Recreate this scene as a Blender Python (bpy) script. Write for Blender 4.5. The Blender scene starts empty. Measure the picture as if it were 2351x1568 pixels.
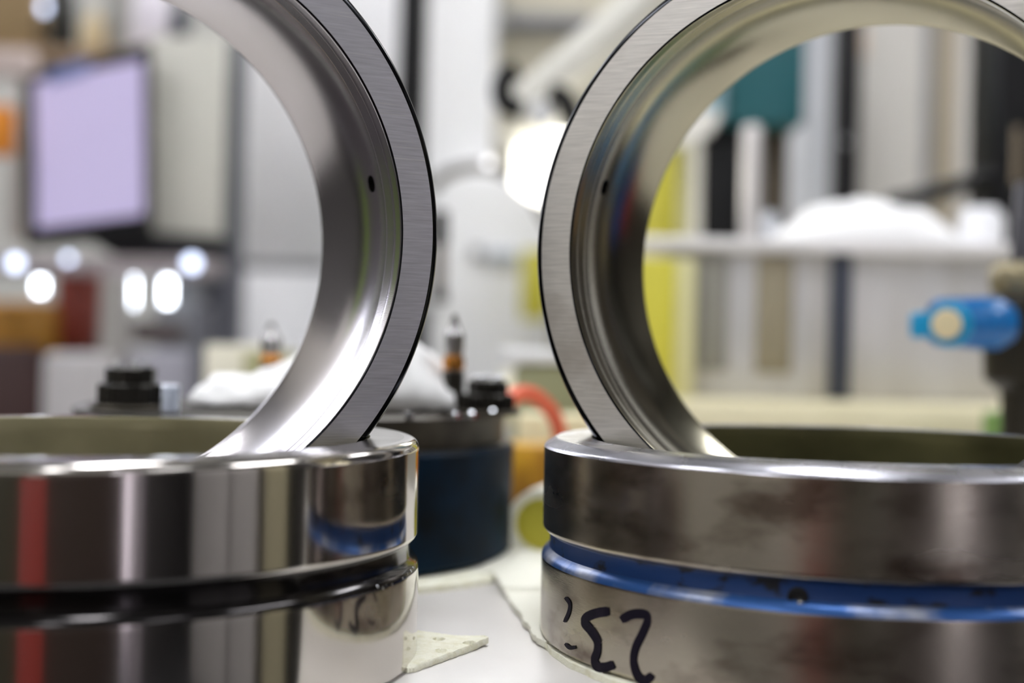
import bpy, bmesh, math, random
from mathutils import Vector, Matrix, Euler
random.seed(7)
PI = math.pi
U = 0.15                      # one ring radius in metres
CAMZ = 1.05                   # camera height above the floor
F_PX = 3148.1                 # focal length in pixels of the 2351 px frame
PITCH, ROLL = 0.0024, -0.0222

# ------------------------------------------------------------------ camera, world, lights, exposure
sc = bpy.context.scene
A = Matrix.Rotation(PITCH, 3, 'X') @ Matrix.Rotation(ROLL, 3, 'Y')
RIGHT, FWD, UP = (Vector(A.col[i]) for i in range(3))
cam_data = bpy.data.cameras.new('camera')
cam = bpy.data.objects.new('camera', cam_data)
sc.collection.objects.link(cam)
M = Matrix.Identity(4)
for r in range(3):
    M[r][0], M[r][1], M[r][2] = RIGHT[r], UP[r], -FWD[r]
M[2][3] = CAMZ
cam.matrix_world = M
cam_data.sensor_width = 36
cam_data.lens = F_PX / 2351 * 36
cam_data.clip_start = 0.02
cam_data.dof.use_dof = True
cam_data.dof.focus_distance = 4.18 * U
cam_data.dof.aperture_fstop = 2.8
cam_data.dof.aperture_blades = 9
sc.camera = cam
sc.view_settings.view_transform = 'Standard'
sc.view_settings.look = 'None'
sc.view_settings.gamma = 1
sc.view_settings.exposure = 1.04
world = bpy.data.worlds.new('world')
sc.world = world
world.use_nodes = True
world.node_tree.nodes['Background'].inputs[0].default_value = (0.75, 0.85, 1.0, 1)
world.node_tree.nodes['Background'].inputs[1].default_value = 0.35
LAMP = 9.0                    # ceiling lamp emission

def W3(x, y, z):              # ring units, origin at the camera -> metres
    return Vector((x * U, y * U, z * U + CAMZ))

def ray(px, py):
    return RIGHT * ((px - 1175.5) / F_PX) + FWD - UP * ((py - 784) / F_PX)

def at(px, py, D):            # a point seen at that pixel, D ring units in front of the camera
    d = ray(px, py)
    return Vector((0, 0, CAMZ)) + d * (D * U / d.y)

def on_plane(px, py, z):      # z in ring units
    d = ray(px, py)
    return Vector((0, 0, CAMZ)) + d * (z * U / d.z)

# ------------------------------------------------------------------ materials
def lin(c):
    return tuple((v / 12.92 if v <= .04045 else ((v + .055) / 1.055) ** 2.4) for v in (x / 255 for x in c)) + (1,)

MATS = {}
def mat(name, col, rough=.5, metal=0., emit=0., noise=None, bump=None, aniso=0., rvar=None, coat=0., spec=None):
    """noise=(scale, colour2, lo, hi, stretch xyz); bump=(scale, strength, stretch); rvar=(scale, amount)"""
    if name in MATS: return MATS[name]
    m = bpy.data.materials.new(name); m.use_nodes = True
    nt = m.node_tree; b = nt.nodes['Principled BSDF']
    b.inputs['Base Color'].default_value = lin(col)
    b.inputs['Roughness'].default_value = rough
    b.inputs['Metallic'].default_value = metal
    if coat: b.inputs['Coat Weight'].default_value = coat
    if spec is not None: b.inputs['Specular IOR Level'].default_value = spec
    if emit:
        b.inputs['Emission Color'].default_value = lin(col); b.inputs['Emission Strength'].default_value = emit
    tc = nt.nodes.new('ShaderNodeTexCoord')
    def nz(scale, stretch=(1, 1, 1), detail=4.):
        mp = nt.nodes.new('ShaderNodeMapping'); mp.inputs['Scale'].default_value = stretch
        n = nt.nodes.new('ShaderNodeTexNoise'); n.inputs['Scale'].default_value = scale; n.inputs['Detail'].default_value = detail
        nt.links.new(tc.outputs['Object'], mp.inputs[0]); nt.links.new(mp.outputs[0], n.inputs['Vector'])
        return n.outputs['Fac']
    if noise:
        s, c2, lo, hi, st = noise
        rp = nt.nodes.new('ShaderNodeValToRGB')
        rp.color_ramp.elements[0].position = lo; rp.color_ramp.elements[1].position = hi
        rp.color_ramp.elements[0].color = lin(col); rp.color_ramp.elements[1].color = lin(c2)
        nt.links.new(nz(s, st), rp.inputs[0]); nt.links.new(rp.outputs[0], b.inputs['Base Color'])
    if rvar:
        mr = nt.nodes.new('ShaderNodeMapRange')
        mr.inputs[3].default_value = max(0.02, rough - rvar[1]); mr.inputs[4].default_value = rough + rvar[1]
        nt.links.new(nz(rvar[0], rvar[2] if len(rvar) > 2 else (1, 1, 1)), mr.inputs[0]); nt.links.new(mr.outputs[0], b.inputs['Roughness'])
    if bump:
        bp = nt.nodes.new('ShaderNodeBump'); bp.inputs['Strength'].default_value = bump[1]; bp.inputs['Distance'].default_value = .0005
        nt.links.new(nz(bump[0], bump[2], 6.), bp.inputs['Height']); nt.links.new(bp.outputs[0], b.inputs['Normal'])
    MATS[name] = m
    return m

def scratched(name, col, rough, bands, scratch=.25, dirt=None):
    """ground steel face: fine streaks along one direction, sparse long scratches, faint stains"""
    if name in MATS: return MATS[name]
    m = bpy.data.materials.new(name); m.use_nodes = True
    nt = m.node_tree; b = nt.nodes['Principled BSDF']; L = nt.links
    b.inputs['Metallic'].default_value = 1; b.inputs['Roughness'].default_value = rough
    tc = nt.nodes.new('ShaderNodeTexCoord')
    def noise(scale, st, rot=0., detail=3.):
        mp = nt.nodes.new('ShaderNodeMapping'); mp.inputs['Scale'].default_value = st; mp.inputs['Rotation'].default_value = (0, 0, rot)
        n = nt.nodes.new('ShaderNodeTexNoise'); n.inputs['Scale'].default_value = scale; n.inputs['Detail'].default_value = detail
        L.new(tc.outputs['Object'], mp.inputs[0]); L.new(mp.outputs[0], n.inputs['Vector']); return n.outputs['Fac']
    grain = noise(50, (1, 24, 1), .10)
    grain2 = noise(45, (1.5, 22, 1), -.45)
    mx = nt.nodes.new('ShaderNodeMix'); mx.inputs[0].default_value = .45
    L.new(grain, mx.inputs[2]); L.new(grain2, mx.inputs[3])
    rp = nt.nodes.new('ShaderNodeValToRGB'); e = rp.color_ramp.elements
    e[0].position = .3; e[1].position = .7
    e[0].color = lin(tuple(int(c * (1 - bands)) for c in col)); e[1].color = lin(col)
    L.new(mx.outputs[0], rp.inputs[0])
    last = rp.outputs[0]
    # long thin scratches
    for k, (rot, th) in enumerate(((.25, .70), (-.75, .71), (.9, .72))):
        s = noise(14 + 5 * k, (1, 70, 1), rot, 1.)
        r2 = nt.nodes.new('ShaderNodeValToRGB'); r2.color_ramp.elements[0].position = th; r2.color_ramp.elements[1].position = th + .03
        L.new(s, r2.inputs[0])
        sm = nt.nodes.new('ShaderNodeMath'); sm.operation = 'MULTIPLY'; sm.inputs[1].default_value = scratch
        L.new(r2.outputs[0], sm.inputs[0])
        m2 = nt.nodes.new('ShaderNodeMix'); m2.data_type = 'RGBA'; L.new(sm.outputs[0], m2.inputs[0]); L.new(last, m2.inputs[6])
        m2.inputs[7].default_value = (.95, .94, .92, 1); last = m2.outputs[2]
    if dirt:
        s = noise(13, (1, 1, 1), 0, 5.)
        r2 = nt.nodes.new('ShaderNodeValToRGB'); r2.color_ramp.elements[0].position = .52; r2.color_ramp.elements[1].position = .75
        L.new(s, r2.inputs[0]); m2 = nt.nodes.new('ShaderNodeMix'); m2.data_type = 'RGBA'
        L.new(r2.outputs[0], m2.inputs[0]); L.new(last, m2.inputs[6]); m2.inputs[7].default_value = lin(dirt); last = m2.outputs[2]
    L.new(last, b.inputs['Base Color'])
    bp = nt.nodes.new('ShaderNodeBump'); bp.inputs['Strength'].default_value = .12; bp.inputs['Distance'].default_value = .0004
    L.new(mx.outputs[0], bp.inputs['Height']); L.new(bp.outputs[0], b.inputs['Normal'])
    MATS[name] = m
    return m

mirror_steel = mat('polished_steel', (205, 200, 194), .10, 1, rvar=(60, .03, (1, 1, .02)))
bore_steel = mat('honed_steel', (172, 167, 168), .17, 1, rvar=(9, .08), bump=(420, .06, (1, 8, 1)))
bore_steel_dark = mat('honed_steel_dull', (164, 158, 136), .16, 1, rvar=(9, .08), bump=(420, .06, (1, 8, 1)))
face_l = scratched('ground_steel_grey', (236, 235, 242), .36, .13, .4)
face_r = scratched('ground_steel_warm', (232, 228, 224), .38, .14, .35, (150, 140, 130))
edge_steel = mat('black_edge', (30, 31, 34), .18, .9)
worn_steel = mat('worn_steel', (176, 168, 156), .25, 1, noise=(24, (112, 100, 90), .50, .70, (1, 1, 2.2)), rvar=(14, .10, (1, 1, 3)), bump=(220, .08, (1, 1, 14)))
worn_top = mat('worn_rim_steel', (196, 196, 204), .26, 1, rvar=(25, .14), bump=(90, .25, (1, 1, 1)))
olive_steel = mat('olive_phosphate', (186, 180, 144), .45, .6, noise=(12, (150, 144, 110), .35, .7, (1, 1, 1)))
olive_dark = mat('olive_phosphate_dark', (104, 101, 70), .45, .6, noise=(12, (62, 60, 40), .35, .7, (1, 1, 1)))
blue_paint = mat('blue_groove_paint', (22, 58, 114), .40, .2, noise=(62, (14, 18, 26), .56, .63, (1, 1, 1.6)), rvar=(30, .12))
blue_worn = mat('blue_worn_paint', (40, 86, 150), .32, .45, noise=(38, (160, 165, 180), .46, .66, (1, 1, 1)), bump=(160, .3, (1, 1, 1)))
black_oil = mat('black_oiled_steel', (52, 50, 50), .12, .9)
hole_dark = mat('hole_dark', (14, 14, 15), .5, .3)
ink = mat('marker_ink', (20, 15, 30), .6, 0, spec=.12, noise=(70, (44, 37, 50), .55, .85, (1, 1, 1)))
white_paint = mat('white_machine_paint', (226, 227, 229), .45)
cream_paint = mat('cream_machine_paint', (214, 212, 202), .5)
grey_paint = mat('grey_paint', (128, 128, 132), .5)
dark_paint = mat('charcoal_paint', (24, 24, 28), .5, spec=.3)
black_plastic = mat('black_plastic', (9, 9, 11), .45, spec=.25)
cloth_white = mat('white_cloth', (243, 243, 242), .95, bump=(500, .3, (1, 1, 1)))
pad_cream = mat('cream_felt_pad', (246, 245, 226), .95, noise=(180, (232, 229, 200), .45, .75, (1, 1, 1)), bump=(900, 1., (1, 1, 1)))
felt_pale = mat('pale_felt_pad', (244, 243, 228), .95, bump=(900, 1., (1, 1, 1)))
table_mat = mat('bench_steel', (222, 219, 214), .34, .0, bump=(900, .10, (1, 1, 1)), rvar=(12, .08), noise=(5, (206, 202, 196), .4, .7, (1, 1, 1)))
teal = mat('teal_paint', (30, 92, 98), .45)
teal_dark = mat('dark_blue_paint', (2, 36, 60), .5, 0, spec=.10, noise=(13, (3, 9, 14), .40, .68, (1, 1, 1)), rvar=(14, .12))
lid_steel = mat('dull_lid_steel', (84, 79, 70), .45, .9, noise=(30, (58, 54, 48), .4, .7, (1, 1, 1)))
brass = mat('brass', (205, 140, 66), .25, 1)
chrome = mat('chrome', (225, 228, 232), .08, 1)
gun_metal = mat('gun_metal', (74, 72, 66), .3, .9)
yellow = mat('yellow_plastic', (202, 194, 66), .5)
yellow_pale = mat('pale_yellow_board', (214, 210, 160), .6)
amber = mat('amber_tray', (196, 150, 30), .5, noise=(16, (110, 66, 20), .5, .7, (1, 1, 1)))
olive_box = mat('olive_plastic', (142, 142, 108), .5)
orange_hose = mat('orange_rubber', (226, 94, 54), .45)
cyan = mat('cyan_plastic', (0, 142, 190), .35)
blue_knob = mat('blue_plastic', (0, 96, 160), .3)
cream_cap = mat('cream_plastic', (214, 200, 160), .5)
tank_steel = mat('brushed_tank_steel', (200, 199, 200), .35, .35, rvar=(3, .06), noise=(5, (164, 158, 144), .45, .70, (1.6, 1, .12)))
red_paint = mat('red_paint', (190, 34, 24), .4)
rust_paint = mat('rust_red_paint', (128, 44, 24), .5)
maroon = mat('maroon_paint', (52, 20, 16), .5)
ochre = mat('ochre_paint', (176, 122, 30), .5)
orange_paint = mat('orange_paint', (226, 140, 30), .5)
brown_card = mat('brown_card', (150, 126, 90), .7)
green_paint = mat('green_paint', (96, 132, 60), .5)
floor_mat = mat('epoxy_floor', (62, 62, 64), .5, noise=(3, (50, 50, 52), .4, .7, (1, 1, 1)))
wall_mat = mat('wall_paint', (206, 205, 198), .8, noise=(2, (196, 195, 188), .4, .7, (1, 1, 1)))
wall_beige = mat('wall_beige', (208, 204, 194), .8)
ceil_mat = mat('ceiling_paint', (190, 190, 188), .8)
lamp_front = mat('lamp_diffuser', (250, 251, 255), .5, emit=LAMP * 1.5)
lamp_rear = mat('lamp_diffuser_dim', (250, 251, 255), .5, emit=LAMP * .48)
daylight = mat('window_daylight', (246, 244, 255), .5, emit=7.5)
task_glow = mat('task_lamp_diffuser', (255, 252, 240), .5, emit=2.2)
screen_glow = mat('lilac_screen', (186, 176, 212), .3, emit=.17)
glint_bright = mat('cool_glint', (236, 244, 255), .5, emit=7.0)  # emission standing in for bright highlights on metal
glint_dim = mat('dim_cool_glint', (200, 212, 240), .5, emit=2.4)  # weaker emission standing in for fainter highlights

# ------------------------------------------------------------------ mesh helpers
def link(name, me, m=None, parent=None, smooth=False):
    o = bpy.data.objects.new(name, me); sc.collection.objects.link(o)
    if m is not None and not me.materials: me.materials.append(m)
    if smooth:
        for p in me.polygons: p.use_smooth = True
    if parent is not None: o.parent = parent
    return o

def tag(o, label=None, cat=None, group=None, kind=None):
    if label: o['label'] = label
    if cat: o['category'] = cat
    if group: o['group'] = group
    if kind: o['kind'] = kind
    return o

def empty(name, loc, label, cat, group=None, rot=(0, 0, 0)):
    o = bpy.data.objects.new(name, None); sc.collection.objects.link(o)
    o.location = loc; o.rotation_euler = rot
    o.empty_display_size = .02
    return tag(o, label, cat, group)

def pydata(verts, faces):
    me = bpy.data.meshes.new('mesh'); me.from_pydata([tuple(v) for v in verts], [], faces); me.update(); return me

def fix_normals(me):
    bm = bmesh.new(); bm.from_mesh(me); bmesh.ops.recalc_face_normals(bm, faces=bm.faces); bm.to_mesh(me); bm.free()

def edge_split_smooth(me, deg=32):
    for p in me.polygons: p.use_smooth = True
    bm = bmesh.new(); bm.from_mesh(me)
    for e in bm.edges:
        if len(e.link_faces) == 2 and e.calc_face_angle(0) > math.radians(deg): e.smooth = False
    bm.to_mesh(me); bm.free()

def box_me(cx, cy, cz, sx, sy, sz, bev=0., seg=2):
    bm = bmesh.new(); bmesh.ops.create_cube(bm, size=1)
    for v in bm.verts: v.co = Vector((v.co.x * sx + cx, v.co.y * sy + cy, v.co.z * sz + cz))
    if bev: bmesh.ops.bevel(bm, geom=bm.edges[:], offset=min(bev, .45 * min(sx, sy, sz)), segments=seg, affect='EDGES', profile=.5)
    me = bpy.data.meshes.new('mesh'); bm.to_mesh(me); bm.free()
    if bev: edge_split_smooth(me, 30)
    return me

def box(name, c, s, m, parent=None, bev=.002):
    return link(name, box_me(*c, *s, bev), m, parent)

def lathe_me(prof, seg=96, closed=False, deg=28):
    """prof: (radius, z) list revolved about z; ends on the axis are capped when the radius is 0"""
    verts, faces = [], []
    rows = []
    for r, z in prof:
        if r < 1e-7: rows.append([len(verts)]); verts.append((0, 0, z))
        else:
            rows.append(list(range(len(verts), len(verts) + seg)))
            verts += [(r * math.cos(2 * PI * k / seg), r * math.sin(2 * PI * k / seg), z) for k in range(seg)]
    pairs = list(zip(rows[:-1], rows[1:]))
    if closed: pairs.append((rows[-1], rows[0]))
    for a, b in pairs:
        for k in range(seg):
            k2 = (k + 1) % seg
            if len(a) == 1 and len(b) == 1: continue
            if len(a) == 1: faces.append((a[0], b[k2], b[k]))
            elif len(b) == 1: faces.append((a[k], a[k2], b[0]))
            else: faces.append((a[k], a[k2], b[k2], b[k]))
    me = pydata(verts, faces); fix_normals(me); edge_split_smooth(me, deg); return me

def lathe(name, prof, m, parent=None, loc=(0, 0, 0), rot=(0, 0, 0), seg=64, closed=False, deg=28):
    o = link(name, lathe_me(prof, seg, closed, deg), m, parent); o.location = loc; o.rotation_euler = rot; return o

def tube_me(pts, rad, seg=16, cap=True):
    pts = [Vector(p) for p in pts]; n = len(pts)
    rads = rad if isinstance(rad, (list, tuple)) else [rad] * n
    verts, faces = [], []
    up = None
    for i, p in enumerate(pts):
        t = (pts[min(i + 1, n - 1)] - pts[max(i - 1, 0)]).normalized()
        if up is None:
            up = t.orthogonal().normalized()
        up = (up - t * up.dot(t)).normalized(); s = t.cross(up)
        for k in range(seg):
            a = 2 * PI * k / seg; verts.append(p + (up * math.cos(a) + s * math.sin(a)) * rads[i])
    for i in range(n - 1):
        for k in range(seg):
            k2 = (k + 1) % seg; faces.append((i * seg + k, i * seg + k2, (i + 1) * seg + k2, (i + 1) * seg + k))
    if cap:
        faces.append(tuple(range(seg))); faces.append(tuple((n - 1) * seg + k for k in range(seg)))
    me = pydata(verts, faces); fix_normals(me); edge_split_smooth(me, 40); return me

def smooth_path(pts, sub=8):
    out = []; P = [Vector(p) for p in pts]
    for i in range(len(P) - 1):
        p0, p1, p2, p3 = P[max(i - 1, 0)], P[i], P[i + 1], P[min(i + 2, len(P) - 1)]
        for k in range(sub):
            t = k / sub
            out.append(.5 * ((2 * p1) + (p2 - p0) * t + (2 * p0 - 5 * p1 + 4 * p2 - p3) * t * t + (3 * p1 - p0 - 3 * p2 + p3) * t ** 3))
    out.append(P[-1]); return out

def tube(name, pts, rad, m, parent=None, seg=16, sub=8):
    return link(name, tube_me(smooth_path(pts, sub) if sub else pts, rad, seg), m, parent)

def pxsize(n, D): return n * D * U / F_PX

def slab_px(name, x0, x1, y0, y1, D, thick, m, parent=None, bev=.003):
    """an upright block whose front spans those pixels at depth D (ring units) and which runs back by thick metres"""
    a = at((x0 + x1) / 2, (y0 + y1) / 2, D)
    w, h = pxsize(x1 - x0, D), pxsize(y1 - y0, D)
    return link(name, box_me(a.x, a.y + thick / 2, a.z, w, thick, h, bev), m, parent)

def quad_slab(name, px, D, thick, m, parent, bev=0):
    f_ = [at(x, y, D) for x, y in px]; b_ = [p + Vector((0, thick, 0)) for p in f_]; n = len(f_)
    me = pydata(f_+b_, [tuple(range(n)), tuple(reversed(range(n, 2*n)))] + [(i, n+i, n+(i+1) % n, (i+1) % n) for i in range(n)]); fix_normals(me)
    return link(name, me, m, parent)

def localise(parent):
    """children were modelled in world metres: keep them where they stand under a parent that has its own place"""
    bpy.context.view_layer.update()
    inv = parent.matrix_world.inverted()
    for c in parent.children: c.matrix_parent_inverse = inv

# ------------------------------------------------------------------ the room
X0, X1, Y0, Y1, ZC = -3.4, 3.4, -3.2, 4.9, 3.3
def struct(name, me, m): return tag(link(name, me, m), kind='structure')
struct('floor', box_me((X0+X1)/2, (Y0+Y1)/2, -.05, X1-X0+.2, Y1-Y0+.2, .1), floor_mat)
struct('ceiling', box_me((X0+X1)/2, (Y0+Y1)/2, ZC+.05, X1-X0+.2, Y1-Y0+.2, .1), ceil_mat)
struct('wall_front', box_me((X0+X1)/2, Y1+.05, ZC/2, X1-X0, .1, ZC), wall_mat)
struct('wall_back', box_me((X0+X1)/2, Y0-.05, ZC/2, X1-X0, .1, ZC), mat('wall_white', (228, 225, 218), .8))
struct('wall_left', box_me(X0-.05, (Y0+Y1)/2, ZC/2, .1, Y1-Y0, ZC), wall_beige)
struct('wall_right', box_me(X1+.05, (Y0+Y1)/2, ZC/2, .1, Y1-Y0, ZC), mat('wall_grey', (66, 64, 62), .8))
# tall narrow window in the back wall
wx = 1.58
win = struct('window_1', box_me(wx, Y0+.02, 1.25, .25, .04, 2.3, .004), dark_paint)
for k in range(2):
    link('pane', box_me(wx - .052 + .104 * k, Y0+.045, 1.25, .078, .012, 2.2), daylight, win)

# wide high window in the front wall, left of the view
win2 = struct('window_2', box_me(-2.66, Y1-.02, 2.5, 1.38, .06, 1.3, .004), grey_paint)
for k in range(3):
    link('pane', box_me(-2.66 + (k-1)*.445, Y1-.052, 2.5, .42, .012, 1.2), mat('sky_glass', (238, 242, 255), .5, emit=4.0), win2)
# ceiling lamps: housing and diffuser
def ceiling_lamp(x, y, lx, ly, label, lamp_glow):
    r = empty('ceiling_lamp', (x, y, ZC), label, 'ceiling lamp', 'ceiling lamps over the workshop')
    link('housing', box_me(0, 0, -.03, lx + .04, ly + .04, .06, .004), white_paint, r)
    link('diffuser', box_me(0, 0, -.066, lx, ly, .012, .003), lamp_glow, r)
for i, x in enumerate((-2.1, 0, 2.1)):
    for j, y in enumerate((-1.9, .5, 3.0)):
        ceiling_lamp(x, y, .28, 1.3, 'long white ceiling lamp hanging under the workshop ceiling', lamp_front if y > 0 or x < -1 else lamp_rear)

# ------------------------------------------------------------------ workbench
TZ = -.962                    # bench top in ring units
TABLE_Z = CAMZ + TZ * U
bench = empty('workbench', W3(.3, 6, TZ), 'pale grey metal workbench carrying the steel rings', 'workbench')
bx0, bx1, by0, by1 = -7 * U, 7.5 * U, 3.48 * U, 8.9 * U
link('tabletop', box_me((bx0+bx1)/2, (by0+by1)/2, TABLE_Z - .02, bx1-bx0, by1-by0, .04, .003), table_mat, bench)
for sx in (bx0+.05, bx1-.05):
    for sy in (by0+.05, by1-.05):
        link('leg', box_me(sx, sy, (TABLE_Z-.04)/2, .06, .06, TABLE_Z-.04, .004), grey_paint, bench)
localise(bench)

# ------------------------------------------------------------------ flat rings (outer rings lying on the bench)
def cyl_hit(px, py, cx, cy, R=1.0):
    d = ray(px, py); a = d.x**2 + d.y**2; b = d.x*cx + d.y*cy; c = cx*cx + cy*cy - R*R
    t = (b - math.sqrt(max(b*b - a*c, 0))) / a
    return Vector((d.x*t, d.y*t, d.z*t))       # ring units from the camera

FR = dict(c=.0234, ri=.8388, h1=.2949, h2=.3833, h3=.667)
def flat_ring(cx, cy, top, tilt, style):
    h3 = FR['h3'] - (.026 if style == 'right' else 0)
    if style == 'left':
        label = 'polished mirror steel ring lying flat in front of the stacked blue one, black groove'
        ms = dict(side=mirror_steel, rim=mat('polished_rim_steel', (190, 186, 180), .16, 1, rvar=(25, .06)), inner=olive_steel, groove=black_oil, low=black_oil)
    else:
        label = 'worn stained steel ring lying flat, with blue painted groove and black marker writing'
        ms = dict(side=worn_steel, rim=worn_top, inner=olive_dark, groove=blue_paint, low=blue_worn)
    root = empty('bearing_outer_ring', W3(cx, cy, top), label, 'bearing ring', None, tilt)
    s = U
    def L(name, prof, m, deg=28, closed=False):
        return lathe(name, [(r*s, z*s) for r, z in prof], m, root, seg=320, deg=deg, closed=closed)
    # upper band with rounded shoulder
    if style == 'right':
        L('rim_chamfer', [(.95, 0), (.956, 0), (.961, -.0006), (.9645, -.0022), (.993, -.0200), (.9975, -.0245), (1, -.031)], ms['rim'], 60)
    bev = [(1, -.031), (1, -.034)] if style == 'right' else [(.95, 0), (.96, 0)] + [(.968 + .032*math.sin(a), -.032 + .032*math.cos(a)) for a in [PI/2*k/6 for k in range(7)]]
    L('upper_band', bev + [(1, -.036), (1, -.04), (1, -.16), (1, -.278), (1, -.282), (1, -.285), (.9985, -.291), (.992, -.299), (.979, -.306)], ms['side'], 40)
    L('top_rim', [(.846, 0), (.95, 0)], ms['rim'])
    L('inner_wall', [(.846, 0), (.8418, -.0016), (.8405, -.006), (.846, -.05), (.862, -.15), (.872, -.25), (.875, -.333), (.872, -.42), (.862, -.52), (.846, -.61), (.8405, -h3+.012), (.8418, -h3+.003), (.846, -h3)], ms['inner'])
    L('groove', [(.979, -.306), (.9765, -.309), (.976, -.312), (.976, -.352), (.9775, -.357)], ms['groove'], 60)
    L('groove_shoulder', [(.9775, -.357), (.984, -.362), (.994, -.3705), (1.0, -.379), (1.0025, -.388)], ms['low'], 50)
    L('lower_band', [(1.0025, -.388), (1.003, -.391), (1.003, -.395), (1.003, -.5), (1.003, -h3+.024), (1.003, -h3+.02), (1.003, -h3+.016), (1.001, -h3+.008), (.99, -h3), (.846, -h3)], ms['side'], 40)
    return root
h3 = FR['h3']
LX, LY, RX, RY, RT = -1.2741, 4.1661, 1.1141, 4.5162, -.2951
ring_l = flat_ring(LX, LY, RT, (.0016, -.0023, 0), 'left')
ring_r = flat_ring(RX, RY, RT, (.0002, -.0044, 0), 'right')

# grease hole in the blue groove
hp = cyl_hit(1832, 1372, RX, RY, .976)
hn = Vector((hp.x - RX, hp.y - RY, 0)).normalized()
inv_r = None
bpy.context.view_layer.update(); inv_r = ring_r.matrix_world.inverted()
h = lathe('grease_hole', [(0, .0002), (.0026, .0003), (.0032, .0007), (.0040, .0004), (.0044, -.0003)], hole_dark, ring_r, seg=32)
h.matrix_world = Matrix.Translation(W3(hp.x, hp.y, hp.z)) @ hn.to_track_quat('Z', 'Y').to_matrix().to_4x4()
bead = lathe('oil_bead', [(0, .0018), (.0009, .0015), (.0016, .0006), (.0018, 0)], chrome, ring_r, seg=20)
hp2 = cyl_hit(1838, 1384, RX, RY, .977)
bead.matrix_world = Matrix.Translation(W3(hp2.x, hp2.y, hp2.z)) @ hn.to_track_quat('Z', 'Y').to_matrix().to_4x4()

inv_l = ring_l.matrix_world.inverted()
for px, py, r_ in ((866, 1347, .0011), (876, 1350, .0015), (884, 1344, .0011), (897, 1342, .0014), (906, 1337, .0010), (922, 1328, .0013), (934, 1318, .0011), (942, 1311, .0013), (948, 1304, .0010)):
    q = cyl_hit(px, py, LX, LY, .998); nn = Vector((q.x-LX, q.y-LY, .35)).normalized()
    r_ *= .72; bd = lathe('oil_bead', [(0, r_*.9), (r_*.5, r_*.75), (r_*.9, r_*.3), (r_, 0)], chrome, ring_l, seg=20)
    bd.matrix_world = Matrix.Translation(W3(*q)) @ nn.to_track_quat('Z', 'Y').to_matrix().to_4x4()

# marker writing on the worn ring
def ink_stroke(pts, width):
    P = smooth_path([(x, y, 0) for x, y in pts], 10)
    for _ in range(3): P = [P[0]] + [(P[q-1] + P[q]*2 + P[q+1])/4 for q in range(1, len(P)-1)] + [P[-1]]
    vs, fs = [], []
    n = len(P)
    for i, p in enumerate(P):
        t = (P[min(i+1, n-1)] - P[max(i-1, 0)]).normalized(); nn = Vector((-t.y, t.x, 0))
        w = width * .86 * (1 if 2 < i < n-3 else .8)
        # a broad nib: wider across level strokes
        w *= .8 + .35*abs(t.x)
        for sg in (-1, 1):
            q = p + nn*w*sg/2; hpt = cyl_hit(q.x, q.y, RX, RY, 1.0034)
            vs.append(W3(*hpt))
    for i in range(n-1): fs.append((2*i, 2*i+1, 2*i+3, 2*i+2))
    me = pydata(vs, fs); o = link('marker_digit', me, ink, ring_r, True); o.matrix_parent_inverse = inv_r
    return o
def c3(x, y): return (1230 + x*.4068, 930 + y*.4068)
ink_stroke([c3(*p) for p in ((415, 1165), (350, 1172), (290, 1195), (275, 1228), (312, 1275), (345, 1330), (345, 1390), (330, 1440), (350, 1478), (400, 1478), (440, 1462))], 23)
ink_stroke([c3(*p) for p in ((480, 1215), (540, 1182), (610, 1182), (628, 1218), (600, 1290), (562, 1370), (550, 1450), (575, 1530), (620, 1555), (655, 1520))], 23)
ink_stroke([c3(*p) for p in ((165, 1085), (190, 1120), (185, 1170), (160, 1225))], 10)
ink_stroke([c3(*p) for p in ((165, 1345), (190, 1370), (225, 1365))], 9)

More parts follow.
